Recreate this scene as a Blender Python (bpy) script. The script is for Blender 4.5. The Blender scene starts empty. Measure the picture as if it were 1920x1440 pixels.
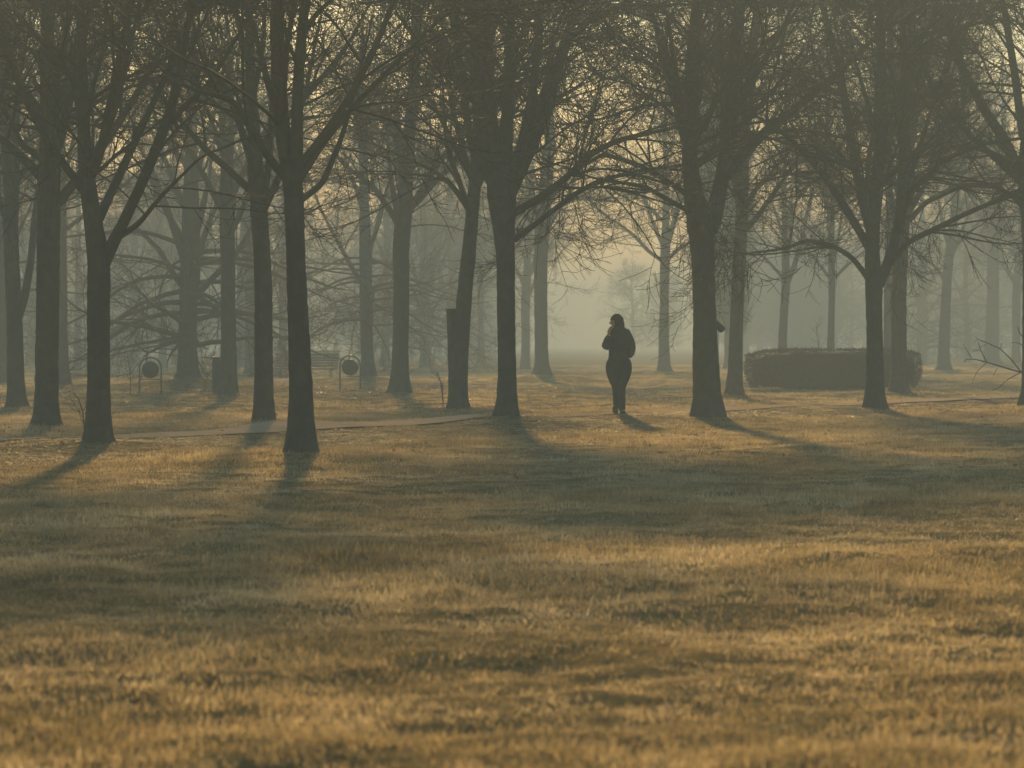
import bpy, bmesh, math, random
import numpy as np
from mathutils import Vector

R = math.radians
scene = bpy.context.scene
COL = scene.collection
rng = np.random.default_rng(7)
random.seed(7)

# ------------------------------------------------------------------ camera, sky, sun, exposure
F, HORIZON, EYE = 4800.0, 645.0, 1.27          # focal length in px of a 1920 px wide frame, horizon row, eye height
cam_d = bpy.data.cameras.new("camera")
cam = bpy.data.objects.new("camera", cam_d)
COL.objects.link(cam)
cam.location = (0, 0, EYE)
cam.rotation_euler = (R(90), 0, 0)
cam_d.sensor_width = 36
cam_d.lens = F / 1920 * 36
cam_d.shift_y = -(720 - HORIZON) / 1920
cam_d.clip_start, cam_d.clip_end = 0.1, 4000
cam_d.dof.use_dof = True
cam_d.dof.focus_distance = 36
cam_d.dof.aperture_fstop = 4.0
scene.camera = cam

SUN_EL = 18.0                                  # degrees
SUN_AZ = -3.6                                  # from the view axis, negative to the left
world = bpy.data.worlds.new("World")
scene.world = world
world.use_nodes = True
wn = world.node_tree.nodes
wn.clear()
sky = wn.new("ShaderNodeTexSky")
sky.sky_type = 'NISHITA'
sky.sun_disc = False
sky.sun_elevation = R(SUN_EL)
sky.sun_rotation = R(SUN_AZ)
sky.altitude = 100
sky.air_density = 2.9
sky.dust_density = 1.2
sky.ozone_density = 10.0
bg = wn.new("ShaderNodeBackground")
bg.inputs["Strength"].default_value = 0.105
wo = wn.new("ShaderNodeOutputWorld")
world.node_tree.links.new(sky.outputs[0], bg.inputs[0])
world.node_tree.links.new(bg.outputs[0], wo.inputs[0])

sun_d = bpy.data.lights.new("sun", 'SUN')
sun_d.energy = 5.0
sun_d.angle = R(2.5)
sun_d.color = (1.0, 0.66, 0.27)
sun = bpy.data.objects.new("sun", sun_d)
COL.objects.link(sun)
sv = Vector((math.sin(R(SUN_AZ)) * math.cos(R(SUN_EL)), math.cos(R(SUN_AZ)) * math.cos(R(SUN_EL)), math.sin(R(SUN_EL))))
sun.rotation_euler = sv.to_track_quat('Z', 'Y').to_euler()
sun.location = sv * 300

scene.view_settings.view_transform = 'Standard'
scene.view_settings.look = 'None'
scene.view_settings.exposure = 0.92
scene.view_settings.gamma = 1
scene.view_settings.use_curve_mapping = False

cy = scene.cycles
cy.use_adaptive_sampling = True
cy.adaptive_threshold = 0.015
cy.adaptive_min_samples = 32
cy.use_denoising = True
cy.time_limit = 1000
cy.max_bounces = 5
cy.diffuse_bounces = 2
cy.glossy_bounces = 2
cy.transmission_bounces = 2
cy.volume_bounces = 1
cy.sample_clamp_indirect = 3
cy.caustics_reflective = cy.caustics_refractive = False

HAZE_DENSITY = 0.0051
HAZE_COLOR = (0.80, 0.92, 0.885)
HAZE_G = -0.18
BOX_TOP = 17.5

# ------------------------------------------------------------------ helpers: tags, materials, meshes
def tag(o, label=None, cat=None, group=None, kind=None):
    if label: o["label"] = label
    if cat: o["category"] = cat
    if group: o["group"] = group
    if kind: o["kind"] = kind
    return o

def empty(name, loc, label, cat, group=None, rz=0.0):
    o = bpy.data.objects.new(name, None)
    o.empty_display_size = 0.3
    COL.objects.link(o)
    o.location = loc
    o.rotation_euler.z = rz
    return tag(o, label, cat, group)

def link(name, me, parent=None, mat=None):
    o = bpy.data.objects.new(name, me)
    COL.objects.link(o)
    if parent is not None: o.parent = parent
    if mat is not None and not me.materials: me.materials.append(mat)
    return o

def mesh_np(name, V, Fs, smooth=True):
    """V (n,3); Fs list of int arrays (m,3) or (m,4)."""
    me = bpy.data.meshes.new(name)
    V = np.asarray(V, dtype=np.float32)
    Fs = [np.asarray(f, dtype=np.int32) for f in Fs if len(f)]
    loops = np.concatenate([f.ravel() for f in Fs])
    sizes = np.concatenate([np.full(len(f), f.shape[1], dtype=np.int32) for f in Fs])
    starts = np.zeros(len(sizes), dtype=np.int32)
    starts[1:] = np.cumsum(sizes)[:-1]
    me.vertices.add(len(V)); me.vertices.foreach_set("co", V.ravel())
    me.loops.add(len(loops)); me.loops.foreach_set("vertex_index", loops)
    me.polygons.add(len(sizes)); me.polygons.foreach_set("loop_start", starts)
    if smooth: me.polygons.foreach_set("use_smooth", np.ones(len(sizes), dtype=bool))
    me.update(calc_edges=True)
    return me

def bm_obj(name, bm, mat, parent=None, smooth=False):
    me = bpy.data.meshes.new(name)
    bm.to_mesh(me); bm.free()
    if smooth:
        for p in me.polygons: p.use_smooth = True
    return link(name, me, parent, mat)

def bm_box(bm, c, s, rot=None, bevel=0.0):
    r = bmesh.ops.create_cube(bm, size=1)
    vs = r["verts"]
    for v in vs: v.co = Vector((v.co.x * s[0], v.co.y * s[1], v.co.z * s[2]))
    if bevel:
        es = list({e for v in vs for e in v.link_edges})
        b = bmesh.ops.bevel(bm, geom=es, offset=bevel, segments=1, affect='EDGES')
        vs = list({v for f in b["faces"] for v in f.verts} | {v for v in vs if v.is_valid})
    if rot: bmesh.ops.rotate(bm, verts=vs, cent=(0, 0, 0), matrix=rot)
    bmesh.ops.translate(bm, verts=vs, vec=c)

def norm(a):
    return a / np.maximum(np.linalg.norm(a, axis=-1, keepdims=True), 1e-9)

class Geo:
    """Collects numpy geometry for one mesh."""
    def __init__(s): s.V, s.Q, s.T, s.n = [], [], [], 0
    def add(s, V, Q=None, T=None):
        if Q is not None and len(Q): s.Q.append(np.asarray(Q) + s.n)
        if T is not None and len(T): s.T.append(np.asarray(T) + s.n)
        s.V.append(np.asarray(V, dtype=np.float32)); s.n += len(V)
    def tubes(s, P, rad, sides, cap=False, rough=0.0):
        """P (N,K,3), rad (N,K): swept tubes."""
        N, K, _ = P.shape
        if N == 0: return
        T = np.empty_like(P)
        T[:, 1:-1] = P[:, 2:] - P[:, :-2]; T[:, 0] = P[:, 1] - P[:, 0]; T[:, -1] = P[:, -1] - P[:, -2]
        T = norm(T)
        mean = norm(P[:, -1] - P[:, 0])
        ref = np.zeros((N, 3)); ref[np.arange(N), np.abs(mean).argmin(1)] = 1
        U = norm(np.cross(T, ref[:, None, :])); W = np.cross(T, U)
        a = np.arange(sides) * 2 * math.pi / sides
        rr = rad[:, :, None] * np.ones(sides)
        if rough: rr = rr * (1 + rng.normal(0, rough, rr.shape))
        V = P[:, :, None, :] + rr[..., None] * (np.cos(a)[:, None] * U[:, :, None, :] + np.sin(a)[:, None] * W[:, :, None, :])
        base = (np.arange(N) * K * sides)[:, None, None]
        k = np.arange(K - 1)[None, :, None] * sides
        j = np.arange(sides)[None, None, :]; j2 = (j + 1) % sides
        q = np.stack([base + k + j, base + k + j2, base + k + sides + j2, base + k + sides + j], -1).reshape(-1, 4)
        tri = None
        V = V.reshape(-1, 3)
        if cap:
            e = len(V)
            V = np.concatenate([V, P[:, -1]])
            l = base[:, 0] + (K - 1) * sides
            jj = np.arange(sides)[None, :]
            tri = np.stack([l + jj, l + (jj + 1) % sides, np.broadcast_to(e + np.arange(N)[:, None], (N, sides))], -1).reshape(-1, 3)
        s.add(V, q, tri)
    def mesh(s, name, smooth=True):
        return mesh_np(name, np.concatenate(s.V), ([np.concatenate(s.Q)] if s.Q else []) + ([np.concatenate(s.T)] if s.T else []), smooth)

def mat(name, color, rough=0.9, spec=0.2, noise=None, bump=0.0, bump_scale=30.0, metallic=0.0, coords="Object"):
    """noise: list of (scale, other colour, low, high) layers mixed over the base colour."""
    m = bpy.data.materials.new(name)
    m.use_nodes = True
    nt = m.node_tree; N, L = nt.nodes, nt.links
    b = N["Principled BSDF"]
    b.inputs["Roughness"].default_value = rough
    b.inputs["Specular IOR Level"].default_value = spec
    b.inputs["Metallic"].default_value = metallic
    tc = N.new("ShaderNodeTexCoord")
    prev = None
    for (sc, c2, lo, hi) in (noise or []):
        t = N.new("ShaderNodeTexNoise"); t.inputs["Scale"].default_value = sc; t.inputs["Detail"].default_value = 6
        L.new(tc.outputs[coords], t.inputs["Vector"])
        mr = N.new("ShaderNodeMapRange"); mr.inputs[1].default_value = lo; mr.inputs[2].default_value = hi
        L.new(t.outputs[0], mr.inputs[0])
        mx = N.new("ShaderNodeMixRGB")
        L.new(mr.outputs[0], mx.inputs[0])
        if prev is None: mx.inputs[1].default_value = (*color, 1)
        else: L.new(prev, mx.inputs[1])
        mx.inputs[2].default_value = (*c2, 1)
        prev = mx.outputs[0]
    if prev is None: b.inputs["Base Color"].default_value = (*color, 1)
    else: L.new(prev, b.inputs["Base Color"])
    if bump:
        t = N.new("ShaderNodeTexNoise"); t.inputs["Scale"].default_value = bump_scale; t.inputs["Detail"].default_value = 5
        L.new(tc.outputs[coords], t.inputs["Vector"])
        bp = N.new("ShaderNodeBump"); bp.inputs["Strength"].default_value = 0.8; bp.inputs["Distance"].default_value = bump
        L.new(t.outputs[0], bp.inputs["Height"]); L.new(bp.outputs[0], b.inputs["Normal"])
    return m

M_BARK = mat("bark", (0.050, 0.046, 0.037), 0.92, 0.15, [(6, (0.080, 0.074, 0.058), .45, .7), (2.2, (0.045, 0.050, 0.030), .55, .75)], 0.02, 22)
M_TWIG = mat("twig_bark", (0.042, 0.036, 0.030), 0.8, 0.25)
M_SOIL = mat("meadow_soil", (0.150, 0.108, 0.045), 1.0, 0.0,
             [(0.35, (0.190, 0.135, 0.055), .40, .62), (2.5, (0.105, 0.085, 0.036), .52, .72), (14, (0.060, 0.042, 0.022), .55, .75)], 0.03, 18)
M_PATH = mat("packed_gravel", (0.37, 0.265, 0.155), 1.0, 0.0, [(1.2, (0.45, 0.325, 0.20), .4, .65), (40, (0.24, 0.17, 0.10), .55, .7)], 0.006, 90)
M_HEDGE = mat("hedge_leaf", (0.060, 0.042, 0.024), 0.7, 0.3, [(9, (0.085, 0.055, 0.030), .4, .6)])
M_HEDGECORE = mat("hedge_twigs", (0.035, 0.026, 0.018), 0.9, 0.1)
M_WOOD = mat("weathered_wood", (0.055, 0.040, 0.028), 0.5, 0.4, [(20, (0.035, 0.027, 0.02), .4, .65)])
M_IRON = mat("painted_steel", (0.035, 0.040, 0.036), 0.45, 0.5)
M_BIN = mat("bin_shell", (0.030, 0.032, 0.030), 0.5, 0.4, [(5, (0.045, 0.042, 0.036), .5, .7)])
M_COAT = mat("dark_coat", (0.022, 0.023, 0.028), 0.85, 0.2)
M_TROUSER = mat("dark_trousers", (0.024, 0.025, 0.032), 0.9, 0.15)
M_SKIN = mat("skin", (0.36, 0.22, 0.16), 0.55, 0.3)
M_HAIR = mat("dark_hair", (0.022, 0.015, 0.011), 0.9, 0.05)
M_SHOE = mat("dark_shoe", (0.02, 0.02, 0.02), 0.6, 0.3)
M_CUT = mat("sawn_wood", (0.22, 0.16, 0.10), 0.85, 0.2, [(15, (0.14, 0.10, 0.065), .45, .65)])

def grass_mat(name, stops):
    m = bpy.data.materials.new(name)
    m.use_nodes = True
    nt = m.node_tree; N, L = nt.nodes, nt.links
    N.clear()
    out = N.new("ShaderNodeOutputMaterial")
    oi = N.new("ShaderNodeObjectInfo")
    geo = N.new("ShaderNodeNewGeometry")
    n1 = N.new("ShaderNodeTexNoise"); n1.inputs["Scale"].default_value = 0.55; n1.inputs["Detail"].default_value = 4
    n2 = N.new("ShaderNodeTexNoise"); n2.inputs["Scale"].default_value = 60; n2.inputs["Detail"].default_value = 1
    L.new(geo.outputs["Position"], n1.inputs["Vector"]); L.new(geo.outputs["Position"], n2.inputs["Vector"])
    a = N.new("ShaderNodeMath"); a.operation = 'MULTIPLY_ADD'; a.inputs[1].default_value = 0.35
    L.new(oi.outputs["Random"], a.inputs[0]); L.new(n1.outputs[0], a.inputs[2])
    b = N.new("ShaderNodeMath"); b.operation = 'MULTIPLY_ADD'; b.inputs[1].default_value = 0.5
    L.new(n2.outputs[0], b.inputs[0]); L.new(a.outputs[0], b.inputs[2])
    mr = N.new("ShaderNodeMapRange"); mr.inputs[1].default_value = 0.60; mr.inputs[2].default_value = 1.25
    L.new(b.outputs[0], mr.inputs[0])
    ramp = N.new("ShaderNodeValToRGB")
    el = ramp.color_ramp.elements
    el[0].position, el[0].color = stops[0][0], (*stops[0][1], 1)
    el[1].position, el[1].color = stops[-1][0], (*stops[-1][1], 1)
    for p, c in stops[1:-1]:
        e = el.new(p); e.color = (*c, 1)
    L.new(mr.outputs[0], ramp.inputs[0])
    pr = N.new("ShaderNodeBsdfPrincipled")
    pr.inputs["Roughness"].default_value = 0.5
    pr.inputs["Specular IOR Level"].default_value = 0.3
    tr = N.new("ShaderNodeBsdfTranslucent")
    mx = N.new("ShaderNodeMixShader"); mx.inputs[0].default_value = 0.58
    L.new(ramp.outputs[0], pr.inputs["Base Color"]); L.new(ramp.outputs[0], tr.inputs[0])
    L.new(pr.outputs[0], mx.inputs[1]); L.new(tr.outputs[0], mx.inputs[2]); L.new(mx.outputs[0], out.inputs[0])
    return m

M_GRASS = grass_mat("winter_grass", [(0.0, (0.10, 0.085, 0.036)), (0.3, (0.27, 0.205, 0.098)), (0.7, (0.46, 0.35, 0.185)), (1.0, (0.66, 0.54, 0.33))])
M_LEAF = grass_mat("dry_leaf", [(0.0, (0.10, 0.045, 0.02)), (0.6, (0.20, 0.085, 0.03)), (1.0, (0.30, 0.16, 0.06))])

# ------------------------------------------------------------------ ground
def W(px, py, Y):
    """The point at distance Y that the photograph shows at pixel px, py."""
    return ((px - 960) / F * Y, Y, EYE - (py - HORIZON) / F * Y)
def ground_y(py): return F * EYE / (py - HORIZON)

_g = np.random.default_rng(21)
WAVES = []
for lam, amp, n in ((23, 0.024, 5), (8, 0.016, 6), (3.1, 0.013, 8), (1.15, 0.012, 10), (0.5, 0.009, 12)):
    for _ in range(n):
        th = _g.uniform(0, 2 * math.pi); k = 2 * math.pi / (lam * _g.uniform(.75, 1.35))
        WAVES.append((k * math.cos(th), k * math.sin(th), _g.uniform(0, 6.28), amp / math.sqrt(n) * 1.4))
MOUNDS = []                                     # (x, y, height, radius), filled with the trees' feet
PATH_P, PATH_D = np.array((0.0, 40.1)), norm(np.array((1.0, 1.55)))
PATH_N = np.array((PATH_D[1], -PATH_D[0]))      # across the path, towards the camera's right
PATH_HALF = 0.56
def path_dist(x, y):
    return (x - PATH_P[0]) * PATH_N[0] + (y - PATH_P[1]) * PATH_N[1]
def zg(x, y):
    x = np.asarray(x, dtype=float); y = np.asarray(y, dtype=float)
    z = np.zeros(np.broadcast(x, y).shape)
    for kx, ky, ph, a in WAVES: z = z + a * np.sin(kx * x + ky * y + ph)
    d = np.abs(path_dist(x, y))
    z = z * np.clip((d - 0.7) / 8.0, 0.10, 1)
    z = z + 0.085 * np.clip((PATH_HALF + 1.7 - d) / 1.6, 0, 1) - 0.02 * np.clip((PATH_HALF + 0.1 - d) / 0.15, 0, 1)
    for mx, my, h, r in MOUNDS:
        z = z + h * np.exp(-((x - mx) ** 2 + (y - my) ** 2) / (r * r))
    return z

# ------------------------------------------------------------------ branching
def resample(P, rad, n):
    P = np.asarray(P, float); rad = np.asarray(rad, float)
    d = np.r_[0, np.cumsum(np.linalg.norm(np.diff(P, axis=0), axis=1))]
    # smooth (Catmull-like) by dense linear sampling and box filtering
    t = np.linspace(0, d[-1], n * 6)
    Q = np.stack([np.interp(t, d, P[:, i]) for i in range(3)], 1); q = np.interp(t, d, rad)
    k = max(3, n // 2) | 1
    ker = np.ones(k) / k
    pad = k // 2
    S = np.stack([np.convolve(np.r_[np.full(pad, 2 * Q[0, i]) - Q[pad:0:-1, i], Q[:, i], np.full(pad, 2 * Q[-1, i]) - Q[-2:-pad - 2:-1, i]], ker, 'valid') for i in range(3)], 1)
    q = np.convolve(np.r_[np.full(pad, q[0]), q, np.full(pad, q[-1])], ker, 'valid')
    idx = np.linspace(0, len(S) - 1, n).round().astype(int)
    return S[idx], q[idx]

def grow(g, P0, D, length, r0, K, wander, grav, curl, tip=0.35):
    """N curved branches from P0 along D; grav bends down along the way, curl bends the tip up."""
    N = len(P0)
    P = np.empty((N, K, 3)); P[:, 0] = P0
    d = norm(D)
    step = length / (K - 1)
    for k in range(1, K):
        t = k / (K - 1)
        d = d + g.normal(0, wander, (N, 3))
        d[:, 2] += -grav + (curl * max(0, t - 0.45) * 2)
        d = norm(d)
        P[:, k] = P[:, k - 1] + d * step[:, None]
    rad = r0[:, None] * (1 - (1 - tip) * np.linspace(0, 1, K)[None, :])
    return P, rad

def sprout(g, P, rad, n, t0, ang, spread):
    """n child starts on every curve, between t0 and the tip: points, directions, local radius, t."""
    N, K, _ = P.shape
    t = g.uniform(t0, 1.0, (N, n)) if n > 1 else g.uniform(t0, 1.0, (N, 1))
    f = t * (K - 1); i = np.minimum(f.astype(int), K - 2); u = (f - i)[..., None]
    ii = np.arange(N)[:, None]
    A, B = P[ii, i], P[ii, i + 1]
    p = A * (1 - u) + B * u
    T = norm(B - A)
    rr = rad[ii, i] * (1 - u[..., 0]) + rad[ii, i + 1] * u[..., 0]
    v = g.normal(0, 1, T.shape); v = norm(v - (v * T).sum(-1, keepdims=True) * T)
    a = np.radians(ang + g.normal(0, spread, t.shape))[..., None]
    d = T * np.cos(a) + v * np.sin(a)
    return p.reshape(-1, 3), d.reshape(-1, 3), rr.reshape(-1), t.reshape(-1)

def squash(P, zmax):
    # a crown ends at the height given: whatever grows past it bends over
    P[..., 2] = np.where(P[..., 2] > zmax, zmax + 0.3 * np.tanh((P[..., 2] - zmax) / 0.9), P[..., 2])
    # and no twig grows into the ground
    P[..., 2] = np.where(P[..., 2] < 0.55, 0.3 + 0.25 * np.exp((P[..., 2] - 0.55) / 0.25), P[..., 2])
    return P

def crown_geo(g, curves, geo, dens=1.0, fine=True, zcut=1e9, len2=2.2, grav=0.06, S2=4, scale=1.0, n3=9, n4=5, zmax=1e9):
    """Branches, branchlets and twigs on a list of (P (K,3), rad (K)) limbs, into geo."""
    L2P, L2R = [], []
    for P, rad, t0 in curves:
        L = np.linalg.norm(np.diff(P, axis=0), axis=1).sum()
        n = max(4, int(L * 3.2 * dens / scale))
        p, d, rr, t = sprout(g, P[None], rad[None], n, t0, 49, 13)
        ln = len2 * scale * (1.2 - 0.7 * t) * g.uniform(0.55, 1.35, len(t))
        r0 = np.clip(rr * 0.45, 0.010, 0.028 * scale)
        q, r = grow(g, p, d, ln, r0, 10, 0.075, grav * .75, 0.13, 0.26)
        L2P.append(q); L2R.append(r)
    P2, R2 = np.concatenate(L2P), np.concatenate(L2R)
    squash(P2, zmax)
    geo.tubes(P2, R2, S2)
    def thin(p, d, rr, t, k):
        keep = (p[:, 2] < zcut) | (g.random(len(p)) < k)
        return p[keep], d[keep], rr[keep], t[keep]
    p, d, rr, t = thin(*sprout(g, P2, R2, n3, 0.22, 42, 12), 0.6)
    P3, R3 = grow(g, p, d, scale * g.uniform(0.4, 1.2, len(p)) * (1.25 - 0.65 * t), np.clip(rr * 0.62, 0.0062, 0.012), 6, 0.10, grav * 0.7, 0.26, 0.5)
    squash(P3, zmax)
    geo.tubes(P3, R3, 3)
    if fine:
        p, d, rr, t = thin(*sprout(g, P3, R3, n4, 0.2, 40, 13), 0.15)
        P4, R4 = grow(g, p, d, scale * g.uniform(0.15, 0.6, len(p)), np.clip(rr * 0.75, 0.0048, 0.0070), 3, 0.14, 0.02, 0.22, 0.7)
        squash(P4, zmax)
        geo.tubes(P4, R4, 3)

def trunk_mesh(P, rad, sides=20, seed=0):
    """A tapered trunk with lumpy bark, a flared foot and root swellings."""
    g = np.random.default_rng(seed)
    n = max(26, int(len(P)))
    a = np.arange(sides) * 2 * math.pi / sides
    K = len(P)
    T = norm(np.gradient(P, axis=0))
    U = norm(np.cross(T, np.tile((0.0, 1.0, 0.0), (K, 1)))); Wv = np.cross(T, U)
    z = P[:, 2] - P[0, 2]
    ph = g.uniform(0, 6.28, 8)
    lump = 0.030 * np.sin(3 * a[None] + ph[0] + 1.3 * z[:, None]) + 0.022 * np.sin(5 * a[None] + ph[1] - 2.1 * z[:, None]) + 0.03 * np.sin(2 * a[None] + ph[2] + 0.9 * z[:, None])
    furrow = g.normal(0, 0.024, (K, sides)) + 0.014 * np.sin(9 * a[None] + ph[3] + 0.4 * np.sin(5 * z[:, None]))
    nroot = 5
    root = np.exp(-z[:, None] / 0.20) * (0.55 + 0.45 * np.cos(nroot * a[None] + ph[4]) + 0.2 * np.cos(3 * a[None] + ph[5])) * 0.85
    r = rad[:, None] * (1 + lump + furrow + root)
    V = P[:, None] + r[..., None] * (np.cos(a)[None, :, None] * U[:, None] + np.sin(a)[None, :, None] * Wv[:, None])
    k = np.arange(K - 1)[:, None] * sides; j = np.arange(sides)[None]; j2 = (j + 1) % sides
    q = np.stack([k + j, k + j2, k + sides + j2, k + sides + j], -1).reshape(-1, 4)
    top = np.stack([np.full(sides, K * sides), (K - 1) * sides + np.arange(sides), (K - 1) * sides + (np.arange(sides) + 1) % sides], -1)
    V = np.concatenate([V.reshape(-1, 3), P[-1:]])
    return mesh_np("trunk", V, [q, top])

def to_local(me, o):
    co = np.empty(len(me.vertices) * 3, np.float32); me.vertices.foreach_get("co", co)
    co = co.reshape(-1, 3) - np.array(o, np.float32)
    me.vertices.foreach_set("co", co.ravel()); me.update()
    return me

TREE_GROUP = "bare park trees in the mist"
def make_tree(label, base, trunk, limbs=(), Y=None, top=9.0, n_limbs=7, crown_from=None, dens=1.0, fine=True, n3=10, n4=4,
              limb_len=(2.8, 4.6), elev=(32, 70), len2=2.6, grav=0.05, seed=0, low=None, group=TREE_GROUP, mound=0.10, name="bare_tree", scale=1.0):
    """trunk and limbs: lists of (px, py, half width px) read off the photograph, all set at the tree's own distance."""
    g = np.random.default_rng(1000 + seed)
    Y = Y or ground_y(base[1])
    bx = (base[0] - 960) / F * Y
    zb = float(zg(bx, Y))
    t = empty(name, (bx, Y, zb), label, "tree", group)
    m = Y / F
    pts = [(bx, Y, zb - 0.12)] + [W(px, py, Y) for px, py, h in trunk]
    rad = [trunk[0][2] * m * 1.08] + [h * m for px, py, h in trunk]
    # carry the leader on above the photograph's edge
    pts = np.array(pts); rad = np.array(rad)
    d = norm(pts[-1] - pts[-2]); d = norm(d * np.array((.5, .5, 1)) + np.array((0, 0, .5)))
    top = min(EYE + Y * HORIZON / F + 0.12, 16.3)  # tops held low, shaped to let sun reach the near grass
    rest = top - pts[-1, 2]
    if rest > 0.5:
        nx = 4
        ext = [pts[-1] + d * rest * (i + 1) / nx + np.array((g.normal(0, .08), g.normal(0, .08), 0)) for i in range(nx)]
        er = [rad[-1] * (1 - 0.85 * (i + 1) / nx) for i in range(nx)]
        pts = np.concatenate([pts, ext]); rad = np.r_[rad, er]
    P, q = resample(pts, rad, 64)
    P[:, 1] += np.cumsum(g.normal(0, 0.004, len(P)))
    P[0] = pts[0]
    tr = link("trunk", to_local(trunk_mesh(P, q, 22 if Y < 70 else 14, seed), t.location), t, M_BARK)
    curves = []
    zc = crown_from if crown_from is not None else (W(0, trunk[-1][1], Y)[2] if not limbs else min(W(0, l[0][1], Y)[2] for l in limbs))
    zc = min(zc, top - 2.2)
    ic = int(np.searchsorted(P[:, 2], zc))
    if ic < len(P) - 6: curves.append((P[ic:], q[ic:], 0.25))
    rt = float(np.interp(zc, P[:, 2], q))
    def add_limb(LP, LR):
        LP = squash(LP, top)
        ge = Geo(); ge.tubes(LP[None], LR[None], 10 if Y < 70 else 7, rough=0.02)
        link("limb", to_local(ge.mesh("limb"), t.location), t, M_BARK)
        curves.append((LP, LR, 0.22))
    for l in limbs:
        sl = g.uniform(-0.55, 0.55)
        lp, acc = [], 0
        for i, (px, py, h) in enumerate(l):
            if i: acc += math.hypot(px - l[i - 1][0], py - l[i - 1][1]) * m
            lp.append(W(px, py, Y + sl * acc))
        lr = [h * m for px, py, h in l]
        lp = np.array(lp); lr = np.array(lr)
        if l[-1][1] <= 20:                       # runs out of the frame: go on
            d = norm(lp[-1] - lp[-2])
            n2 = np.array([lp[-1] + d * 0.3, lp[-1] + d * .7, lp[-1] + d * 1.1])
            lp = np.concatenate([lp, n2]); lr = np.r_[lr, lr[-1] * np.array((.75, .5, .2))]
        else:                                    # and thin out past the part one can follow
            d = norm(lp[-1] - lp[-2])
            w1 = g.normal(0, .12, 3)
            n2 = np.array([lp[-1] + d * .35, lp[-1] + d * .75 + w1, lp[-1] + d * 1.1 + 2 * w1])
            lp = np.concatenate([lp, n2]); lr = np.r_[lr, lr[-1] * np.array((.72, .45, .2))]
        add_limb(*resample(lp, lr, 26))
    az0 = g.uniform(0, 6.28)
    for i in range(n_limbs):
        az = az0 + i * 2.399 + g.normal(0, .25)
        f = (i + 0.3) / n_limbs
        zs = zc + (top - zc) * 0.62 * f * g.uniform(.7, 1.0)
        j = int(np.searchsorted(P[:, 2], zs)); j = min(j, len(P) - 2)
        el = R(g.uniform(*elev) + 12 * f)
        D = np.array([[math.cos(az) * math.cos(el), math.sin(az) * math.cos(el), math.sin(el)]])
        ln = np.array([g.uniform(*limb_len) * (1.1 - 0.5 * f)])
        LP, LR = grow(g, P[j:j + 1], D, ln, np.array([max(0.02, min(q[j] * 0.55, rt * 0.5))]), 12, 0.06, -0.03 if elev[0] > 20 else 0.0, 0.05, 0.25)
        add_limb(*resample(LP[0], LR[0], 18))
    if low:                                      # long low boughs that sweep out and down, then lift at the tip
        n, z0, z1, l0, l1, r0 = low
        for i in range(n):
            az = g.uniform(0, 6.28) if i % 3 else g.choice([0.0, math.pi]) + g.normal(0, .35)
            zs = zb + z0 + (z1 - z0) * (i + g.uniform(0, .6)) / n
            j = int(np.searchsorted(P[:, 2], zs))
            el = R(g.uniform(0, 22))
            D = np.array([[math.cos(az) * math.cos(el), math.sin(az) * math.cos(el), math.sin(el)]])
            zl = max(0.15, min(1, (zs - zb) / 1.2))
            LP, LR = grow(g, P[j:j + 1], D, np.array([g.uniform(l0, l1)]), np.array([r0 * g.uniform(.6, 1.1)]), 14, 0.07, 0.075 * zl, 0.16, 0.2)
            LP[0, :, 2] = np.maximum(LP[0, :, 2], zb + 0.35)
            add_limb(LP[0], LR[0])
    ge = Geo()
    if Y < 66 and not low: n4 += 1
    zcut = EYE + Y * (HORIZON + 30) / F + 0.3
    crown_geo(g, curves, ge, dens, fine, zcut, len2, grav, 4 if Y < 60 else 3, scale, n3, n4, top)
    c = link("crown", to_local(ge.mesh("crown"), t.location), t, M_TWIG)
    c["kind"] = "stuff"
    return t

def copy_tree(src, label, loc, rz, s, group):
    r = src.copy(); COL.objects.link(r)
    r.location, r.rotation_euler.z, r.scale = loc, rz, (s, s, s)
    r["label"] = label; r["group"] = group
    for ch in src.children:
        c = ch.copy(); COL.objects.link(c); c.parent = r
    return r

# ------------------------------------------------------------------ the trees: feet first, so the ground can rise round them
T = []
def spec(label, base, trunk, limbs=(), **k): T.append((label, base, trunk, limbs, k))

spec("thin dark trunk second in from the left picture edge, base lost in mist", (30, 770),
     [(29, 740, 16), (27, 600, 14.5), (22, 480, 14), (20, 400, 15)],
     [[(33, 600, 8), (46, 560, 8), (58, 490, 7), (66, 400, 6), (80, 300, 5), (95, 200, 4)],
      [(20, 400, 10), (12, 300, 9), (4, 150, 8), (0, 0, 6)]], crown_from=3.3, seed=1)
spec("thick straight dark trunk, left neighbour of the low-forking tree on the near verge", (88, 815),
     [(88, 780, 22.5), (88, 650, 21.5), (90, 500, 21), (93, 400, 21), (95, 300, 19), (93, 200, 17), (90, 100, 14), (90, 0, 11)],
     [[(85, 260, 8), (70, 200, 9), (35, 170, 7), (0, 150, 5)], [(95, 320, 8), (120, 240, 8), (140, 150, 6), (160, 60, 5)],
      [(80, 300, 7), (40, 270, 6), (10, 210, 5)]], crown_from=2.8, seed=2, dens=0.7)
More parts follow.
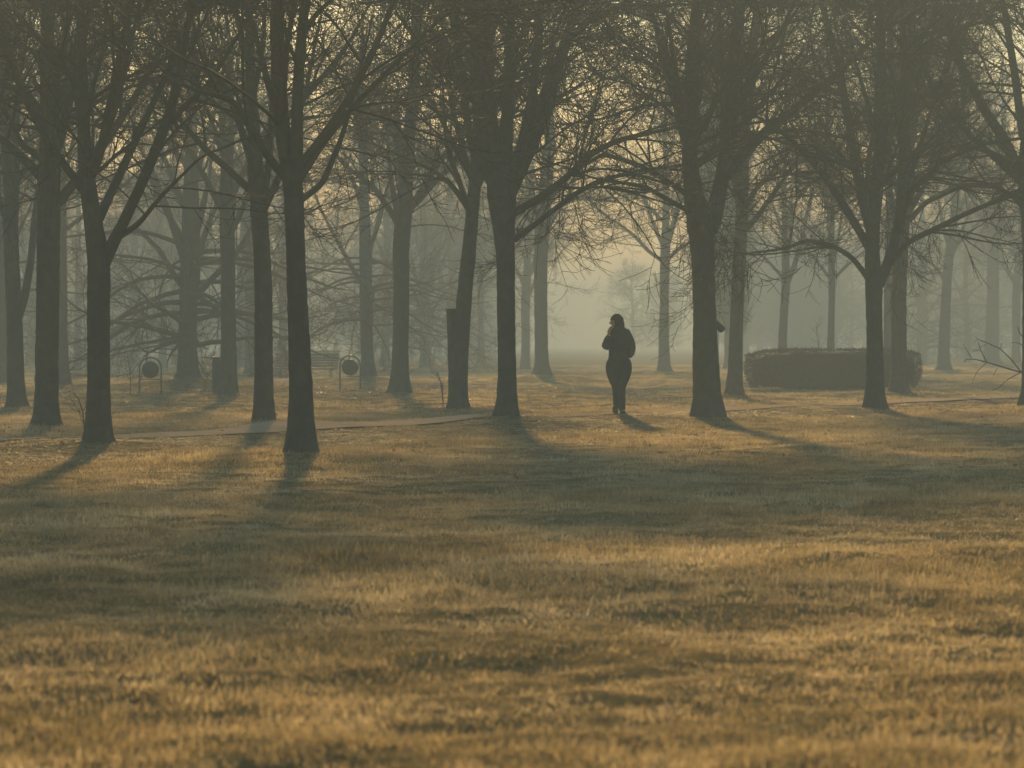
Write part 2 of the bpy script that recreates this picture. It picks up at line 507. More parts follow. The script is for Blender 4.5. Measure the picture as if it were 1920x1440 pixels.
spec("near tree forking low into a straight stem and a limb slanting right", (185, 850),
     [(185, 800, 23), (186, 700, 21), (184, 580, 21), (186, 500, 21), (180, 450, 18), (172, 400, 16), (163, 330, 15), (158, 250, 12), (155, 130, 9), (153, 0, 7)],
     [[(192, 500, 13), (212, 455, 12), (240, 400, 10), (272, 330, 10), (312, 230, 10), (330, 170, 9), (346, 80, 7), (360, 0, 5)],
      [(168, 335, 10), (190, 280, 9), (205, 210, 9), (222, 120, 8), (236, 55, 7), (246, 0, 6)],
      [(160, 290, 7), (140, 150, 7), (100, 100, 6), (50, 45, 5), (10, 0, 4)],
      [(310, 240, 7), (345, 200, 6), (390, 160, 5), (420, 110, 4)],
      [(215, 450, 6), (260, 420, 5), (300, 370, 4), (340, 330, 3)]], n_limbs=4, top=7.5, crown_from=2.4, seed=3, dens=0.65)
spec("grey trunk half hidden just right of the thick straight trunk at left", (119, 731),
     [(119, 705, 12), (117, 640, 10), (116, 500, 9.5), (115, 400, 10)], crown_from=3.4, top=10, seed=4, dens=.8)
spec("broad tree with flared roots and many low sweeping boughs at left", (353, 731),
     [(353, 705, 21), (352, 660, 18), (353, 600, 17), (355, 560, 18), (358, 500, 20), (358, 440, 17), (358, 330, 13), (360, 200, 10)],
     [[(348, 545, 6), (330, 520, 6), (300, 470, 5), (270, 440, 4)], [(372, 550, 7), (400, 520, 6), (440, 480, 5), (470, 430, 4)],
      [(350, 500, 8), (330, 440, 7), (310, 380, 6), (290, 330, 5)]],
     crown_from=2.6, low=(26, 0.7, 3.6, 3.0, 5.2, 0.085), top=11, seed=5, mound=.28, dens=.5, n3=7, n4=3, grav=.03)
spec("straight trunk rising directly behind the rectangular litter bin", (429, 750),
     [(429, 720, 16), (428, 620, 14.5), (428, 500, 14), (426, 400, 14), (425, 300, 12)], crown_from=3.4, seed=6, top=10)
spec("faint trunk in the gap right of the rectangular litter bin", (469, 706),
     [(469, 690, 11), (470, 600, 9.5), (470, 500, 9)], Y=100, crown_from=3.8, top=11, seed=7, dens=.7, n4=3)
spec("dark trunk just left of the big leaning tree, standing on the path edge", (495, 812),
     [(495, 780, 18), (494, 700, 17), (494, 600, 17), (493, 500, 16.5), (488, 420, 16), (482, 340, 15), (476, 240, 12), (470, 120, 9), (468, 0, 7)],
     [[(480, 330, 8), (455, 250, 7), (430, 180, 6), (400, 130, 5)], [(492, 400, 7), (505, 300, 7), (512, 180, 6), (515, 60, 5), (516, 0, 4)]],
     crown_from=2.9, seed=8, dens=0.65, n_limbs=6, top=8.5)
spec("big near tree leaning slightly left, bench showing past its right side", (566, 865),
     [(566, 830, 24.5), (564, 720, 22), (559, 600, 20), (554, 480, 18), (552, 400, 18), (548, 330, 19), (530, 260, 14), (524, 160, 13), (518, 60, 12.5), (520, 0, 12)],
     [[(556, 345, 12), (557, 260, 12), (558, 180, 11), (563, 90, 10), (573, 0, 9)],
      [(560, 340, 7), (600, 275, 7), (640, 225, 6), (690, 170, 5), (740, 120, 4), (800, 60, 3)],
      [(558, 380, 6), (605, 345, 6), (640, 260, 5), (660, 190, 4)],
      [(540, 340, 8), (500, 290, 8), (468, 235, 7), (440, 190, 5), (390, 175, 4)],
      [(572, 60, 6), (590, 30, 5), (620, 0, 4)]], n_limbs=3, top=7.2, crown_from=3.0, seed=9, dens=0.6)
spec("slim tree with low sweeping boughs right of the second hoop bin", (691, 716),
     [(691, 700, 14), (688, 650, 11.5), (686, 560, 11), (685, 480, 12), (684, 400, 10), (680, 250, 8)], crown_from=2.8, low=(22, 1.5, 4.0, 2.6, 4.6, 0.07), top=11, seed=10, mound=.14, dens=.5, n3=7, n4=3, grav=.03)
spec("straight trunk midway between the second hoop bin and the sawn-stem tree", (751, 741),
     [(751, 720, 18), (751, 650, 15.5), (752, 560, 15), (751, 470, 15.5), (757, 410, 15), (762, 320, 13), (772, 200, 11), (778, 100, 10), (782, 0, 9)],
     [[(757, 440, 7), (735, 400, 6), (700, 350, 5), (660, 320, 4)], [(765, 400, 7), (800, 340, 6), (840, 280, 5)]], crown_from=3.2, seed=11, top=10.5)
spec("tree leaning right with a sawn-off second stem on its left side", (859, 776),
     [(859, 750, 16.5), (861, 680, 16), (867, 600, 15), (874, 520, 14), (881, 450, 13), (886, 390, 12.5), (893, 320, 12), (899, 220, 11), (904, 110, 10), (905, 0, 9)],
     [[(890, 350, 6), (870, 290, 6), (850, 210, 5), (835, 100, 4), (826, 0, 3)], [(884, 400, 6), (850, 350, 5), (815, 320, 4), (770, 300, 3)]],
     crown_from=3.4, seed=12, n_limbs=6, top=9.5)
spec("tree left of the walker, fanning into many upright stems above the trunk", (951, 802),
     [(951, 780, 20), (951, 700, 17.5), (950, 600, 16.5), (949, 500, 16.5), (946, 440, 19), (942, 390, 24), (938, 345, 30), (940, 300, 20), (952, 220, 11), (956, 120, 9), (960, 0, 8)],
     [[(930, 350, 14), (906, 280, 12), (897, 180, 12), (891, 70, 11), (886, 0, 10)],
      [(936, 340, 13), (921, 270, 12), (917, 150, 11), (915, 0, 10)],
      [(950, 350, 13), (974, 290, 11), (990, 220, 9), (1004, 130, 8), (1016, 0, 7)],
      [(956, 360, 14), (986, 300, 12), (1020, 215, 12), (1045, 130, 11), (1066, 60, 10), (1088, 0, 9)],
      [(925, 350, 9), (885, 280, 8), (868, 170, 7), (852, 60, 6), (842, 0, 5)],
      [(962, 400, 7), (1010, 372, 7), (1060, 335, 6), (1105, 290, 6), (1160, 262, 5), (1215, 250, 4)],
      [(964, 450, 6), (1020, 408, 5), (1075, 365, 5), (1130, 335, 4), (1190, 325, 3), (1250, 345, 2.5)],
      [(1060, 80, 7), (1100, 40, 6), (1160, 10, 5)]], n_limbs=3, crown_from=2.9, seed=13, top=8.8)
spec("slender trunk on a small mound between fanning tree and walker", (1016, 713),
     [(1016, 700, 15), (1015, 650, 12.5), (1014, 560, 12), (1013, 480, 12.5), (1016, 430, 14), (1022, 370, 14), (1030, 280, 10)],
     [[(1020, 420, 6), (1045, 390, 5), (1080, 370, 4.5), (1130, 375, 3.5)], [(1008, 430, 5), (985, 400, 4), (960, 370, 3)]],
     crown_from=3.8, seed=14, mound=.2, top=11)
spec("thin tree just right of the walker with symmetrical low fork", (1245, 705),
     [(1245, 690, 11), (1245, 620, 9.2), (1246, 540, 8.6), (1247, 490, 10), (1248, 430, 7), (1250, 330, 5)],
     [[(1243, 490, 4), (1215, 470, 3.6), (1188, 440, 3.2), (1160, 420, 2.5)], [(1250, 488, 4), (1275, 465, 3.6), (1310, 445, 3)],
      [(1247, 470, 4), (1225, 420, 3.5), (1205, 360, 3)], [(1250, 470, 4), (1268, 410, 3.5), (1285, 350, 3)]], crown_from=4.6, seed=15, mound=.22, top=11.5, n_limbs=9)
spec("thickest forked tree right of the walker, rough bark, pruned stub at right", (1327, 793),
     [(1327, 770, 27), (1325, 720, 25), (1322, 660, 23), (1321, 600, 21), (1319, 520, 20.5), (1318, 460, 23), (1313, 410, 25), (1302, 370, 18), (1294, 310, 15.5), (1294, 210, 15), (1299, 110, 13), (1309, 0, 11)],
     [[(1328, 430, 20), (1342, 395, 17), (1356, 320, 14), (1366, 220, 14), (1374, 120, 13), (1388, 0, 12)],
      [(1288, 280, 8), (1268, 200, 7), (1252, 110, 6), (1228, 40, 5), (1205, 0, 4)],
      [(1362, 330, 11), (1400, 280, 10), (1440, 243, 10), (1485, 208, 8), (1535, 168, 7), (1600, 110, 5), (1640, 70, 4)],
      [(1345, 345, 7), (1362, 260, 7), (1395, 180, 6), (1430, 120, 5), (1470, 50, 4), (1490, 0, 3)],
      [(1296, 370, 6), (1260, 345, 5), (1200, 310, 5), (1130, 288, 4), (1080, 320, 3)],
      [(1300, 400, 5), (1262, 380, 5), (1210, 350, 4), (1150, 340, 3)],
      [(1318, 245, 6), (1350, 170, 6), (1400, 120, 5), (1440, 80, 4)],
      [(1440, 243, 6), (1475, 250, 5), (1510, 290, 4), (1550, 300, 3)]], n_limbs=3, crown_from=3.0, seed=16, top=9.2)
spec("straight trunk close behind the thickest forked tree, at hedge's left end", (1377, 749),
     [(1377, 730, 15), (1379, 660, 13.5), (1383, 560, 12.5), (1387, 470, 12), (1391, 380, 11), (1396, 250, 10), (1408, 110, 8), (1424, 0, 6)],
     [[(1392, 400, 5), (1420, 350, 5), (1460, 320, 4), (1500, 330, 3)]], crown_from=3.6, seed=17, top=10.5)
spec("slim tree behind the hedge's left half, forking above head height", (1466, 705),
     [(1466, 690, 9), (1468, 620, 8), (1471, 560, 8), (1475, 525, 9), (1472, 460, 6), (1470, 350, 5)],
     [[(1477, 530, 5), (1490, 495, 5), (1505, 440, 4), (1520, 370, 3)], [(1472, 525, 3), (1450, 500, 3), (1420, 470, 2.5)]], Y=96, crown_from=4, seed=18, top=11)
spec("slimmest tree behind the hedge, straight stem with neat low fork", (1557, 703),
     [(1557, 690, 7.5), (1558, 620, 6.5), (1560, 560, 6), (1560, 525, 7.5), (1560, 450, 5), (1560, 350, 4)],
     [[(1558, 525, 3), (1540, 500, 3), (1512, 465, 2.5), (1490, 440, 2)], [(1562, 525, 3), (1585, 500, 3), (1610, 480, 2)], [(1561, 500, 3), (1573, 440, 3), (1582, 370, 2)]], Y=100, crown_from=4.2, seed=19, top=11)
spec("forked tree standing in front of the clipped hedge", (1642, 777),
     [(1642, 755, 18), (1641, 700, 16), (1640, 640, 15), (1638, 575, 14), (1639, 530, 17), (1634, 480, 13.5), (1636, 430, 13), (1645, 330, 13), (1655, 240, 12), (1652, 130, 9), (1650, 0, 8)],
     [[(1648, 535, 10), (1662, 500, 10), (1676, 460, 9.5), (1688, 400, 9), (1692, 320, 9), (1697, 220, 8), (1694, 100, 7), (1692, 0, 6)],
      [(1632, 530, 6), (1618, 508, 5.5), (1595, 480, 5), (1560, 460, 4.5), (1510, 450, 4), (1478, 465, 3.2), (1428, 472, 2.2)],
      [(1632, 470, 8), (1592, 400, 7.5), (1552, 338, 7), (1512, 290, 6), (1470, 250, 4.5), (1430, 225, 3)],
      [(1634, 440, 9), (1610, 350, 8.5), (1594, 240, 8), (1574, 130, 7), (1552, 50, 6), (1540, 0, 5)],
      [(1664, 500, 6), (1700, 455, 5.5), (1755, 428, 5), (1825, 394, 4.5), (1900, 365, 4)],
      [(1688, 410, 6), (1715, 350, 5.5), (1770, 300, 5), (1840, 270, 4), (1910, 260, 3)],
      [(1690, 380, 5), (1720, 290, 5), (1745, 210, 4.5), (1780, 120, 4), (1800, 30, 3)]], n_limbs=3, crown_from=2.6, seed=20, top=9.5)
spec("taller straight trunk against the hedge, right of the forked tree there", (1685, 743),
     [(1685, 725, 16.5), (1685, 660, 15), (1685, 560, 14), (1688, 460, 14), (1693, 400, 13.5), (1700, 300, 10), (1708, 150, 8), (1712, 0, 6)],
     [[(1690, 440, 7), (1670, 380, 6), (1665, 280, 6), (1668, 150, 5), (1672, 0, 4)], [(1698, 420, 6), (1735, 380, 5), (1790, 350, 4)]], crown_from=3.5, seed=21, top=10.5)
spec("faint grey trunk seen between the two trunks at the hedge", (1664, 712),
     [(1664, 695, 8), (1664, 600, 7), (1665, 500, 7)], Y=92, crown_from=3.8, seed=22, top=10.5, dens=.7, n4=4)
spec("slender tree standing in open grass right of the hedge's end", (1769, 699),
     [(1769, 685, 11.5), (1771, 620, 10), (1775, 540, 9), (1779, 480, 9), (1788, 420, 8), (1798, 330, 6)],
     [[(1773, 530, 3.5), (1755, 500, 3), (1725, 480, 2.5)], [(1780, 470, 4), (1815, 440, 3.5), (1850, 400, 3)]], crown_from=4.2, seed=23, top=11.5, mound=.15)
spec("stout hazy trunk near the right picture edge on a low mound", (1859, 688),
     [(1859, 676, 15), (1860, 620, 13), (1862, 540, 11), (1862, 470, 11), (1866, 430, 12), (1872, 360, 9)],
     [[(1858, 440, 5), (1835, 400, 4.5), (1815, 350, 4)]], Y=138, crown_from=6.5, seed=24, top=13, mound=.3, limb_len=(3.5, 5.5))
spec("near tree cut by the right picture edge, low shoots reaching left", (1934, 771),
     [(1934, 745, 17.5), (1934, 650, 16.5), (1934, 520, 16.5), (1932, 420, 18), (1926, 340, 20), (1930, 240, 14), (1938, 100, 10), (1940, 0, 9)],
     [[(1920, 340, 11), (1885, 265, 10), (1845, 205, 9), (1805, 130, 8), (1776, 55, 6.5), (1756, 0, 5)],
      [(1918, 260, 8), (1906, 160, 8), (1893, 80, 7), (1880, 0, 6)],
      [(1920, 320, 6), (1870, 290, 5), (1810, 270, 4), (1740, 290, 3)],
      [(1915, 380, 5), (1870, 350, 4.5), (1810, 345, 4), (1760, 370, 3)]], n_limbs=4, crown_from=3.2, seed=25, top=9.5)
spec("trunk cut by the left picture edge, thin boughs around it", (3, 722),
     [(3, 700, 11), (3, 620, 10), (4, 500, 9.5), (4, 400, 9)], crown_from=2.8, low=(10, 1.0, 3.6, 2.4, 4.0, .06), seed=26, top=10.5, dens=.6, n3=8, n4=3)

for label, base, trunk, limbs, k in T:
    Y = k.get("Y") or ground_y(base[1])
    MOUNDS.append(((base[0] - 960) / F * Y, Y, k.get("mound", 0.10), 0.55 + 0.02 * Y * trunk[0][2] / 20))

# shallow dips added in the near turf, shaped to shade as dark spots
for px, py, h, r in ((1010, 1262, -.06, .26), (880, 1280, -.045, .3), (850, 1385, -.05, .22), (350, 1308, -.04, .25), (1535, 1278, -.04, .2), (1440, 955, -.05, .5), (1330, 1190, -.035, .3), (560, 1185, -.035, .35), (1560, 1400, -.04, .22)):
    MOUNDS.append(((px - 960) / F * ground_y(py), ground_y(py), h, r))

# ------------------------------------------------------------------ ground sheet, path
def ground_grid():
    ys = np.r_[np.linspace(-6, 5.9, 14), 6 * (75 / 6) ** np.linspace(0, 1, 330), 76 * (780 / 76) ** (np.linspace(0, 1, 110) ** 1.3)]
    u = np.linspace(-1, 1, 201); u = np.sign(u) * (0.62 * np.abs(u) + 0.38 * np.abs(u) ** 4)
    Yg, Ug = np.meshgrid(ys, u, indexing='ij')
    half = 5.0 + np.maximum(Yg, 0) * 0.42
    half = np.where(Yg > 250, half * (1 + (Yg - 250) / 400), half)
    Xg = Ug * half
    Z = zg(Xg, Yg)
    n, m_ = Xg.shape
    V = np.stack([Xg, Yg, Z], -1).reshape(-1, 3)
    i = np.arange(n - 1)[:, None] * m_; j = np.arange(m_ - 1)[None]
    q = np.stack([i + j, i + j + 1, i + m_ + j + 1, i + m_ + j], -1).reshape(-1, 4)
    return mesh_np("ground", V, [q])
ground = link("ground", ground_grid(), None, M_SOIL)
tag(ground, kind="structure")

def path_mesh():
    s = np.linspace(-34, 75, 220); w = np.linspace(-PATH_HALF, PATH_HALF, 11)
    S, Wd = np.meshgrid(s, w, indexing='ij')
    wob = 0.07 * np.sin(S * 0.9) + 0.05 * np.sin(S * 2.3 + 1)
    Wd2 = Wd * (1 + wob)
    X = PATH_P[0] + S * PATH_D[0] + Wd2 * PATH_N[0]; Yy = PATH_P[1] + S * PATH_D[1] + Wd2 * PATH_N[1]
    Z = zg(X, Yy) + 0.028 + 0.02 * (1 - (Wd / PATH_HALF) ** 2)
    n, m_ = X.shape
    i = np.arange(n - 1)[:, None] * m_; j = np.arange(m_ - 1)[None]
    q = np.stack([i + j, i + j + 1, i + m_ + j + 1, i + m_ + j], -1).reshape(-1, 4)[:, ::-1]
    return mesh_np("path", np.stack([X, Yy, Z], -1).reshape(-1, 3), [q])
tag(link("path", path_mesh(), None, M_PATH), kind="structure")

# ------------------------------------------------------------------ build the trees
TREES = []
for label, base, trunk, limbs, k in T:
    TREES.append(make_tree(label, base, trunk, limbs, **k))
BY = {t["label"].split(",")[0]: t for t in TREES}

# sawn-off stem on the leaning tree
lt = TREES[11]
Yl = lt.location.y
P, q = resample([W(849, 775, Yl + .05), W(849, 700, Yl + .05), W(848, 640, Yl + .05), W(846, 579, Yl + .05)], np.array([9, 8, 8.5, 9]) * Yl / F, 26)
link("sawn_stem", to_local(trunk_mesh(P, q, 16, 77), lt.location), lt, M_BARK)
# pruned stub on the thick tree
th = TREES[15]
ge = Geo()
P, q = resample([W(1334, 600, 42), W(1346, 610, 41.9), W(1353, 617, 41.9), W(1356, 621, 41.9)], np.array([6, 6.2, 7, 5]) * 42 / F, 10)
ge.tubes(P[None], q[None], 10, cap=True)
link("pruned_stub", to_local(ge.mesh("pruned_stub"), th.location), th, M_BARK)
# low shoots on the tree at the right edge
re_ = TREES[24]
Yr = re_.location.y
SH = [[(1926, 699, 2.2), (1910, 697, 1.6), (1850, 679, 1.2), (1822, 672, .9), (1811, 674, .6)],
      [(1915, 698, 1.4), (1898, 676, 1.2), (1875, 653, 1.0), (1832, 635, .7)],
      [(1914, 698, 1.2), (1888, 712, .9), (1872, 728, .8), (1860, 732, .6)],
      [(1850, 679, .9), (1838, 655, .8), (1834, 640, .6)], [(1822, 672, .8), (1812, 655, .6), (1806, 645, .5)],
      [(1850, 680, .8), (1832, 696, .7), (1822, 720, .5)], [(1875, 653, .7), (1879, 643, .5)], [(1836, 655, .6), (1822, 660, .5)],
      [(1838, 652, .6), (1850, 645, .5)], [(1926, 640, 1.2), (1912, 625, 1.0), (1908, 612, .7)], [(1920, 648, .9), (1906, 642, .7), (1896, 643, .5)],
      [(1832, 635, .6), (1829, 631, .5)], [(1834, 636, .6), (1825, 642, .5)], [(1811, 674, .6), (1808, 680, .5)], [(1870, 690, .7), (1862, 705, .5)]]
ge = Geo()
for i, s in enumerate(SH):
    P, q = resample([W(a, b, Yr - 0.15 + 0.04 * (i % 4)) for a, b, c in s], np.array([c for a, b, c in s]) * Yr / F, 8)
    ge.tubes(P[None], q[None], 5)
so = link("low_shoots", to_local(ge.mesh("low_shoots"), re_.location), re_, M_TWIG); so["kind"] = "stuff"

# ------------------------------------------------------------------ misty trees farther off: copies of a few of the trees above
def at_px(px, Y):
    x = (px - 960) / F * Y
    return (x, Y, float(zg(x, Y)) - 0.02)
FAR_GROUP = "faint trees far off in the mist"
FAR = [(530, 125, 14, 0.98, "faint far trunk showing between the leaning tree and its left neighbour"),
       (798, 128, 4, 1.05, "hazy far trunk between the straight trunk and the sawn-stem tree"),
       (455, 138, 20, 1.5, "dim tree in the gap right of the rectangular litter bin, far back"),
       (722, 134, 16, 1.35, "dim far tree between the slim low-boughed tree and the straight trunk"),
       (846, 146, 19, 1.6, "dim far tree showing left of the sawn stem"),
       (330, 150, 12, 1.7, "dim far tree directly left behind the broad low-boughed tree"),
       (20, 118, 17, 1.0, "dim tree behind the two trunks at the left picture edge"),
       (902, 160, 14, 1.1, "pale far trunk right of the leaning sawn-stem tree"),
       (985, 128, 10, 1.05, "faint trunk close behind the right side of the fanning tree"),
       (1728, 160, 4, 1.2, "hazy tree above the hedge's right end"),
       (1815, 170, 17, 1.2, "misty tree between the slender open-grass tree and the stout trunk"),
       (1905, 140, 10, 1.1, "hazy tree behind the right-edge tree's low shoots"),
       (250, 145, 4, 1.1, "pale far tree above the first hoop bin"),
       (305, 130, 14, 1.0, "faint tree between first hoop bin and broad tree"),
       (60, 140, 4, 1.1, "dim far tree at the left picture edge behind boughs"),
       (145, 125, 17, 1.1, "dim far tree left of the low-forking near tree")]
for i, (px, Y, src, s, label) in enumerate(FAR):
    copy_tree(TREES[src], label, at_px(px, Y), 1.3 + i * 2.1, s, FAR_GROUP)

def poplar_mesh(seed, h=15.2):
    g = np.random.default_rng(seed)
    z = np.linspace(-.1, h, 30)
    P = np.stack([0.1 * np.sin(z * .4 + seed), 0.1 * np.cos(z * .33), z], 1); q = np.interp(z, [0, h], [.17, .02])
    n = 330
    zz = g.uniform(1.5, h - .3, n); az = g.uniform(0, 6.28, n)
    p = np.stack([np.interp(zz, z, P[:, 0]), np.interp(zz, z, P[:, 1]), zz], 1)
    el = np.radians(g.uniform(62, 80, n))
    d = np.stack([np.cos(az) * np.cos(el), np.sin(az) * np.cos(el), np.sin(el)], 1)
    ln = np.minimum(g.uniform(1.2, 3.0, n), h + .5 - zz)
    P2, R2 = grow(g, p, d, ln, np.clip(.035 - zz * .0015, .012, .04), 6, .06, -.02, 0, .3)
    ge = Geo(); ge.tubes(P2, R2, 3)
    a, d3, rr, t = sprout(g, P2, R2, 9, .1, 28, 10)
    P3, R3 = grow(g, a, d3, g.uniform(.3, .9, len(a)), np.clip(rr * .7, .007, .012), 3, .12, -.05, 0, .6)
    ge.tubes(P3, R3, 3)
    return trunk_mesh(P, q, 10, seed), ge.mesh("crown")
pop = None
POP = [(1331, 126), (1345, 133), (1318, 138), (1362, 129), (1392, 141), (1376, 136)]
for i, (px, Y) in enumerate(POP):
    lab = "tall slender poplar of the pale row far behind the walker and thickest tree"
    if pop is None:
        tm, cm = poplar_mesh(5)
        pop = empty("poplar_tree", at_px(px, Y), lab, "tree", "far row of slender poplars")
        link("trunk", tm, pop, M_BARK); link("crown", cm, pop, M_TWIG)["kind"] = "stuff"
    else:
        copy_tree(pop, lab, at_px(px, Y), i * 1.7, 0.92 + 0.012 * (i % 5), "far row of slender poplars")

# ------------------------------------------------------------------ scattering (grass, far wood): points and prototype shapes in one mesh
def scatter_group():
    ng = bpy.data.node_groups.new("scatter_on_points", 'GeometryNodeTree')
    ng.interface.new_socket("Geometry", in_out='INPUT', socket_type='NodeSocketGeometry')
    ng.interface.new_socket("Geometry", in_out='OUTPUT', socket_type='NodeSocketGeometry')
    N, L = ng.nodes, ng.links
    gi, go = N.new("NodeGroupInput"), N.new("NodeGroupOutput")
    def attr(n, t):
        a = N.new("GeometryNodeInputNamedAttribute"); a.data_type = t; a.inputs["Name"].default_value = n
        return a.outputs["Attribute"]
    proto = attr("proto", 'INT')
    cmp = N.new("FunctionNodeCompare"); cmp.data_type = 'INT'; cmp.operation = 'GREATER_EQUAL'
    ins = [s for s in cmp.inputs if s.type == 'INT']
    L.new(proto, ins[0]); ins[1].default_value = 0
    sep = N.new("GeometryNodeSeparateGeometry"); sep.domain = 'POINT'
    L.new(gi.outputs[0], sep.inputs[0]); L.new(cmp.outputs[0], sep.inputs[1])
    spl = N.new("GeometryNodeSplitToInstances"); spl.domain = 'POINT'
    L.new(sep.outputs[0], spl.inputs["Geometry"]); L.new(proto, spl.inputs["Group ID"])
    iop = N.new("GeometryNodeInstanceOnPoints")
    L.new(sep.outputs[1], iop.inputs["Points"]); L.new(spl.outputs[0], iop.inputs["Instance"])
    iop.inputs["Pick Instance"].default_value = True
    L.new(attr("pick", 'INT'), iop.inputs["Instance Index"])
    e2r = N.new("FunctionNodeEulerToRotation")
    L.new(attr("rot", 'FLOAT_VECTOR'), e2r.inputs[0]); L.new(e2r.outputs[0], iop.inputs["Rotation"])
    L.new(attr("scl", 'FLOAT_VECTOR'), iop.inputs["Scale"])
    L.new(iop.outputs[0], go.inputs[0])
    return ng
SCATTER = scatter_group()

def scatter_object(name, protos, pos, rot, scl, pick, material):
    V, Fq, Ft, pr, n = [], [], [], [], 0
    for i, ge in enumerate(protos):
        v = np.concatenate(ge.V)
        V.append(v); pr.append(np.full(len(v), i, np.int32))
        Fq += [q + n for q in ge.Q]; Ft += [t_ + n for t_ in ge.T]
        n += len(v)
    V.append(pos); pr.append(np.full(len(pos), -1, np.int32))
    me = mesh_np(name, np.concatenate(V), ([np.concatenate(Fq)] if Fq else []) + ([np.concatenate(Ft)] if Ft else []))
    def put(nm, typ, data, key):
        a = me.attributes.new(nm, typ, 'POINT')
        a.data.foreach_set(key, np.ascontiguousarray(data).ravel())
    put("proto", 'INT', np.concatenate(pr), "value")
    put("pick", 'INT', np.r_[np.zeros(n, np.int32), pick.astype(np.int32)], "value")
    put("rot", 'FLOAT_VECTOR', np.concatenate([np.zeros((n, 3)), rot]).astype(np.float32), "vector")
    put("scl", 'FLOAT_VECTOR', np.concatenate([np.ones((n, 3)), scl]).astype(np.float32), "vector")
    o = link(name, me, None, material)
    md = o.modifiers.new("scatter", 'NODES'); md.node_group = SCATTER
    return o

def blade_clump(seed, n, radius, h0, h1, w, lean):
    """A tuft of bent grass blades, three segments each."""
    g = np.random.default_rng(seed)
    a = g.uniform(0, 6.28, n); r = radius * np.sqrt(g.random(n))
    base = np.stack([np.cos(a) * r, np.sin(a) * r, np.full(n, -0.015)], 1)
    az = g.uniform(0, 6.28, n); h = g.uniform(h0, h1, n) * g.uniform(.7, 1.1, n)
    ln = np.abs(g.normal(lean, .3, n))
    out = np.stack([np.cos(az), np.sin(az), np.zeros(n)], 1)
    side = np.stack([-np.sin(az), np.cos(az), np.zeros(n)], 1)
    tw = g.uniform(-.8, .8, n)[:, None]; side = norm(side + out * tw)
    up = np.array((0, 0, 1.0))
    p1 = base + up * (h * .5)[:, None] + out * (h * ln * .25)[:, None]
    p2 = base + up * (h * (1 - .25 * ln))[:, None] + out * (h * ln * .8)[:, None]
    ww = (w * g.uniform(.6, 1.3, n))[:, None]
    V = np.stack([base - side * ww, base + side * ww, p1 + side * ww * .8, p1 - side * ww * .8, p2], 1).reshape(-1, 3)
    o = np.arange(n)[:, None] * 5
    ge = Geo(); ge.add(V, o + np.array([[0, 1, 2, 3]]), o + np.array([[3, 2, 4]]))
    return ge

def scatter_points(y0, y1, dens, margin):
    out = []
    ys = np.geomspace(y0, y1, 40)
    for a, b in zip(ys[:-1], ys[1:]):
        hw = 0.206 * b + margin
        n = int(2 * hw * (b - a) * dens(0.5 * (a + b)))
        out.append(np.stack([rng.uniform(-hw, hw, n), rng.uniform(a, b, n)], 1))
    return np.concatenate(out)

P2 = np.concatenate([scatter_points(5.5, 22, lambda y: 150, 1.2), scatter_points(22, 48, lambda y: 75, 1.5), scatter_points(48, 150, lambda y: 16 * 48 / y, 2.0)])
d = path_dist(P2[:, 0], P2[:, 1])
keep = np.abs(d) > PATH_HALF + 0.10 + rng.normal(0, .06, len(d))
P2 = P2[keep]
n = len(P2)
patch = np.zeros(n)
for kx, ky, ph, amp in WAVES[5:19]: patch += np.sin(1.3 * kx * P2[:, 0] + 1.1 * ky * P2[:, 1] + ph * 2)
patch = patch / 3.2
yy = P2[:, 1]
base_s = np.interp(yy, [5, 22, 48, 150], [0.85, 0.95, 1.25, 2.2])
s = base_s * np.clip(1 + 0.10 * patch + rng.normal(0, .22, n), .55, 1.6)
sz = np.interp(yy, [5, 60, 150], [1.0, .8, .45])
pos = np.stack([P2[:, 0], P2[:, 1], zg(P2[:, 0], P2[:, 1])], 1)
rot = np.stack([rng.normal(0, .1, n), rng.normal(0, .1, n), rng.uniform(0, 6.28, n)], 1)
scl = np.stack([s, s, s * sz * np.clip(1 + .22 * patch, .65, 1.45) * (1 - np.where(path_dist(P2[:, 0], P2[:, 1]) > 0, .82, .0) * np.clip(1.5 - (np.abs(path_dist(P2[:, 0], P2[:, 1])) - PATH_HALF) / 1.9, 0, .8))], 1)
protos = [blade_clump(i, 60, .11 + .02 * (i % 3), .020, .047 + .009 * (i % 4), .0022, .8) for i in range(8)]
pick = rng.integers(0, 8, n)
grass = scatter_object("grass", protos, pos, rot, scl, pick, M_GRASS)
tag(grass, "dry golden winter grass covering the meadow", "grass", kind="stuff")

# fallen leaves
def leaves():
    g = np.random.default_rng(3)
    n1, n2 = 900, 900
    x = np.r_[g.normal(-6.2, 2.6, n1), g.uniform(-16, 16, n2)]; y = np.r_[g.normal(68, 5.5, n1), g.uniform(24, 75, n2)]
    n = len(x)
    z = zg(x, y) + g.uniform(.02, .07, n)
    s = g.uniform(.02, .05, n)
    a = norm(g.normal(0, 1, (n, 3)) * np.array((1, 1, .4))); b = norm(np.cross(a, g.normal(0, 1, (n, 3)) * np.array((.5, .5, 1))))
    c = np.stack([x, y, z], 1)
    nrm = np.cross(a, b)
    V = np.stack([c - a * s[:, None], c + b * s[:, None] * .6 + nrm * s[:, None] * .3, c + a * s[:, None], c - b * s[:, None] * .6 + nrm * s[:, None] * .3], 1).reshape(-1, 3)
    o = np.arange(n)[:, None] * 4
    ge = Geo(); ge.add(V, None, np.concatenate([o + np.array([[0, 1, 2]]), o + np.array([[0, 2, 3]])]))
    return ge.mesh("fallen_leaves", False)
tag(link("fallen_leaves", leaves(), None, M_LEAF), "brown fallen leaves scattered over the grass under the trees", "leaves", kind="stuff")

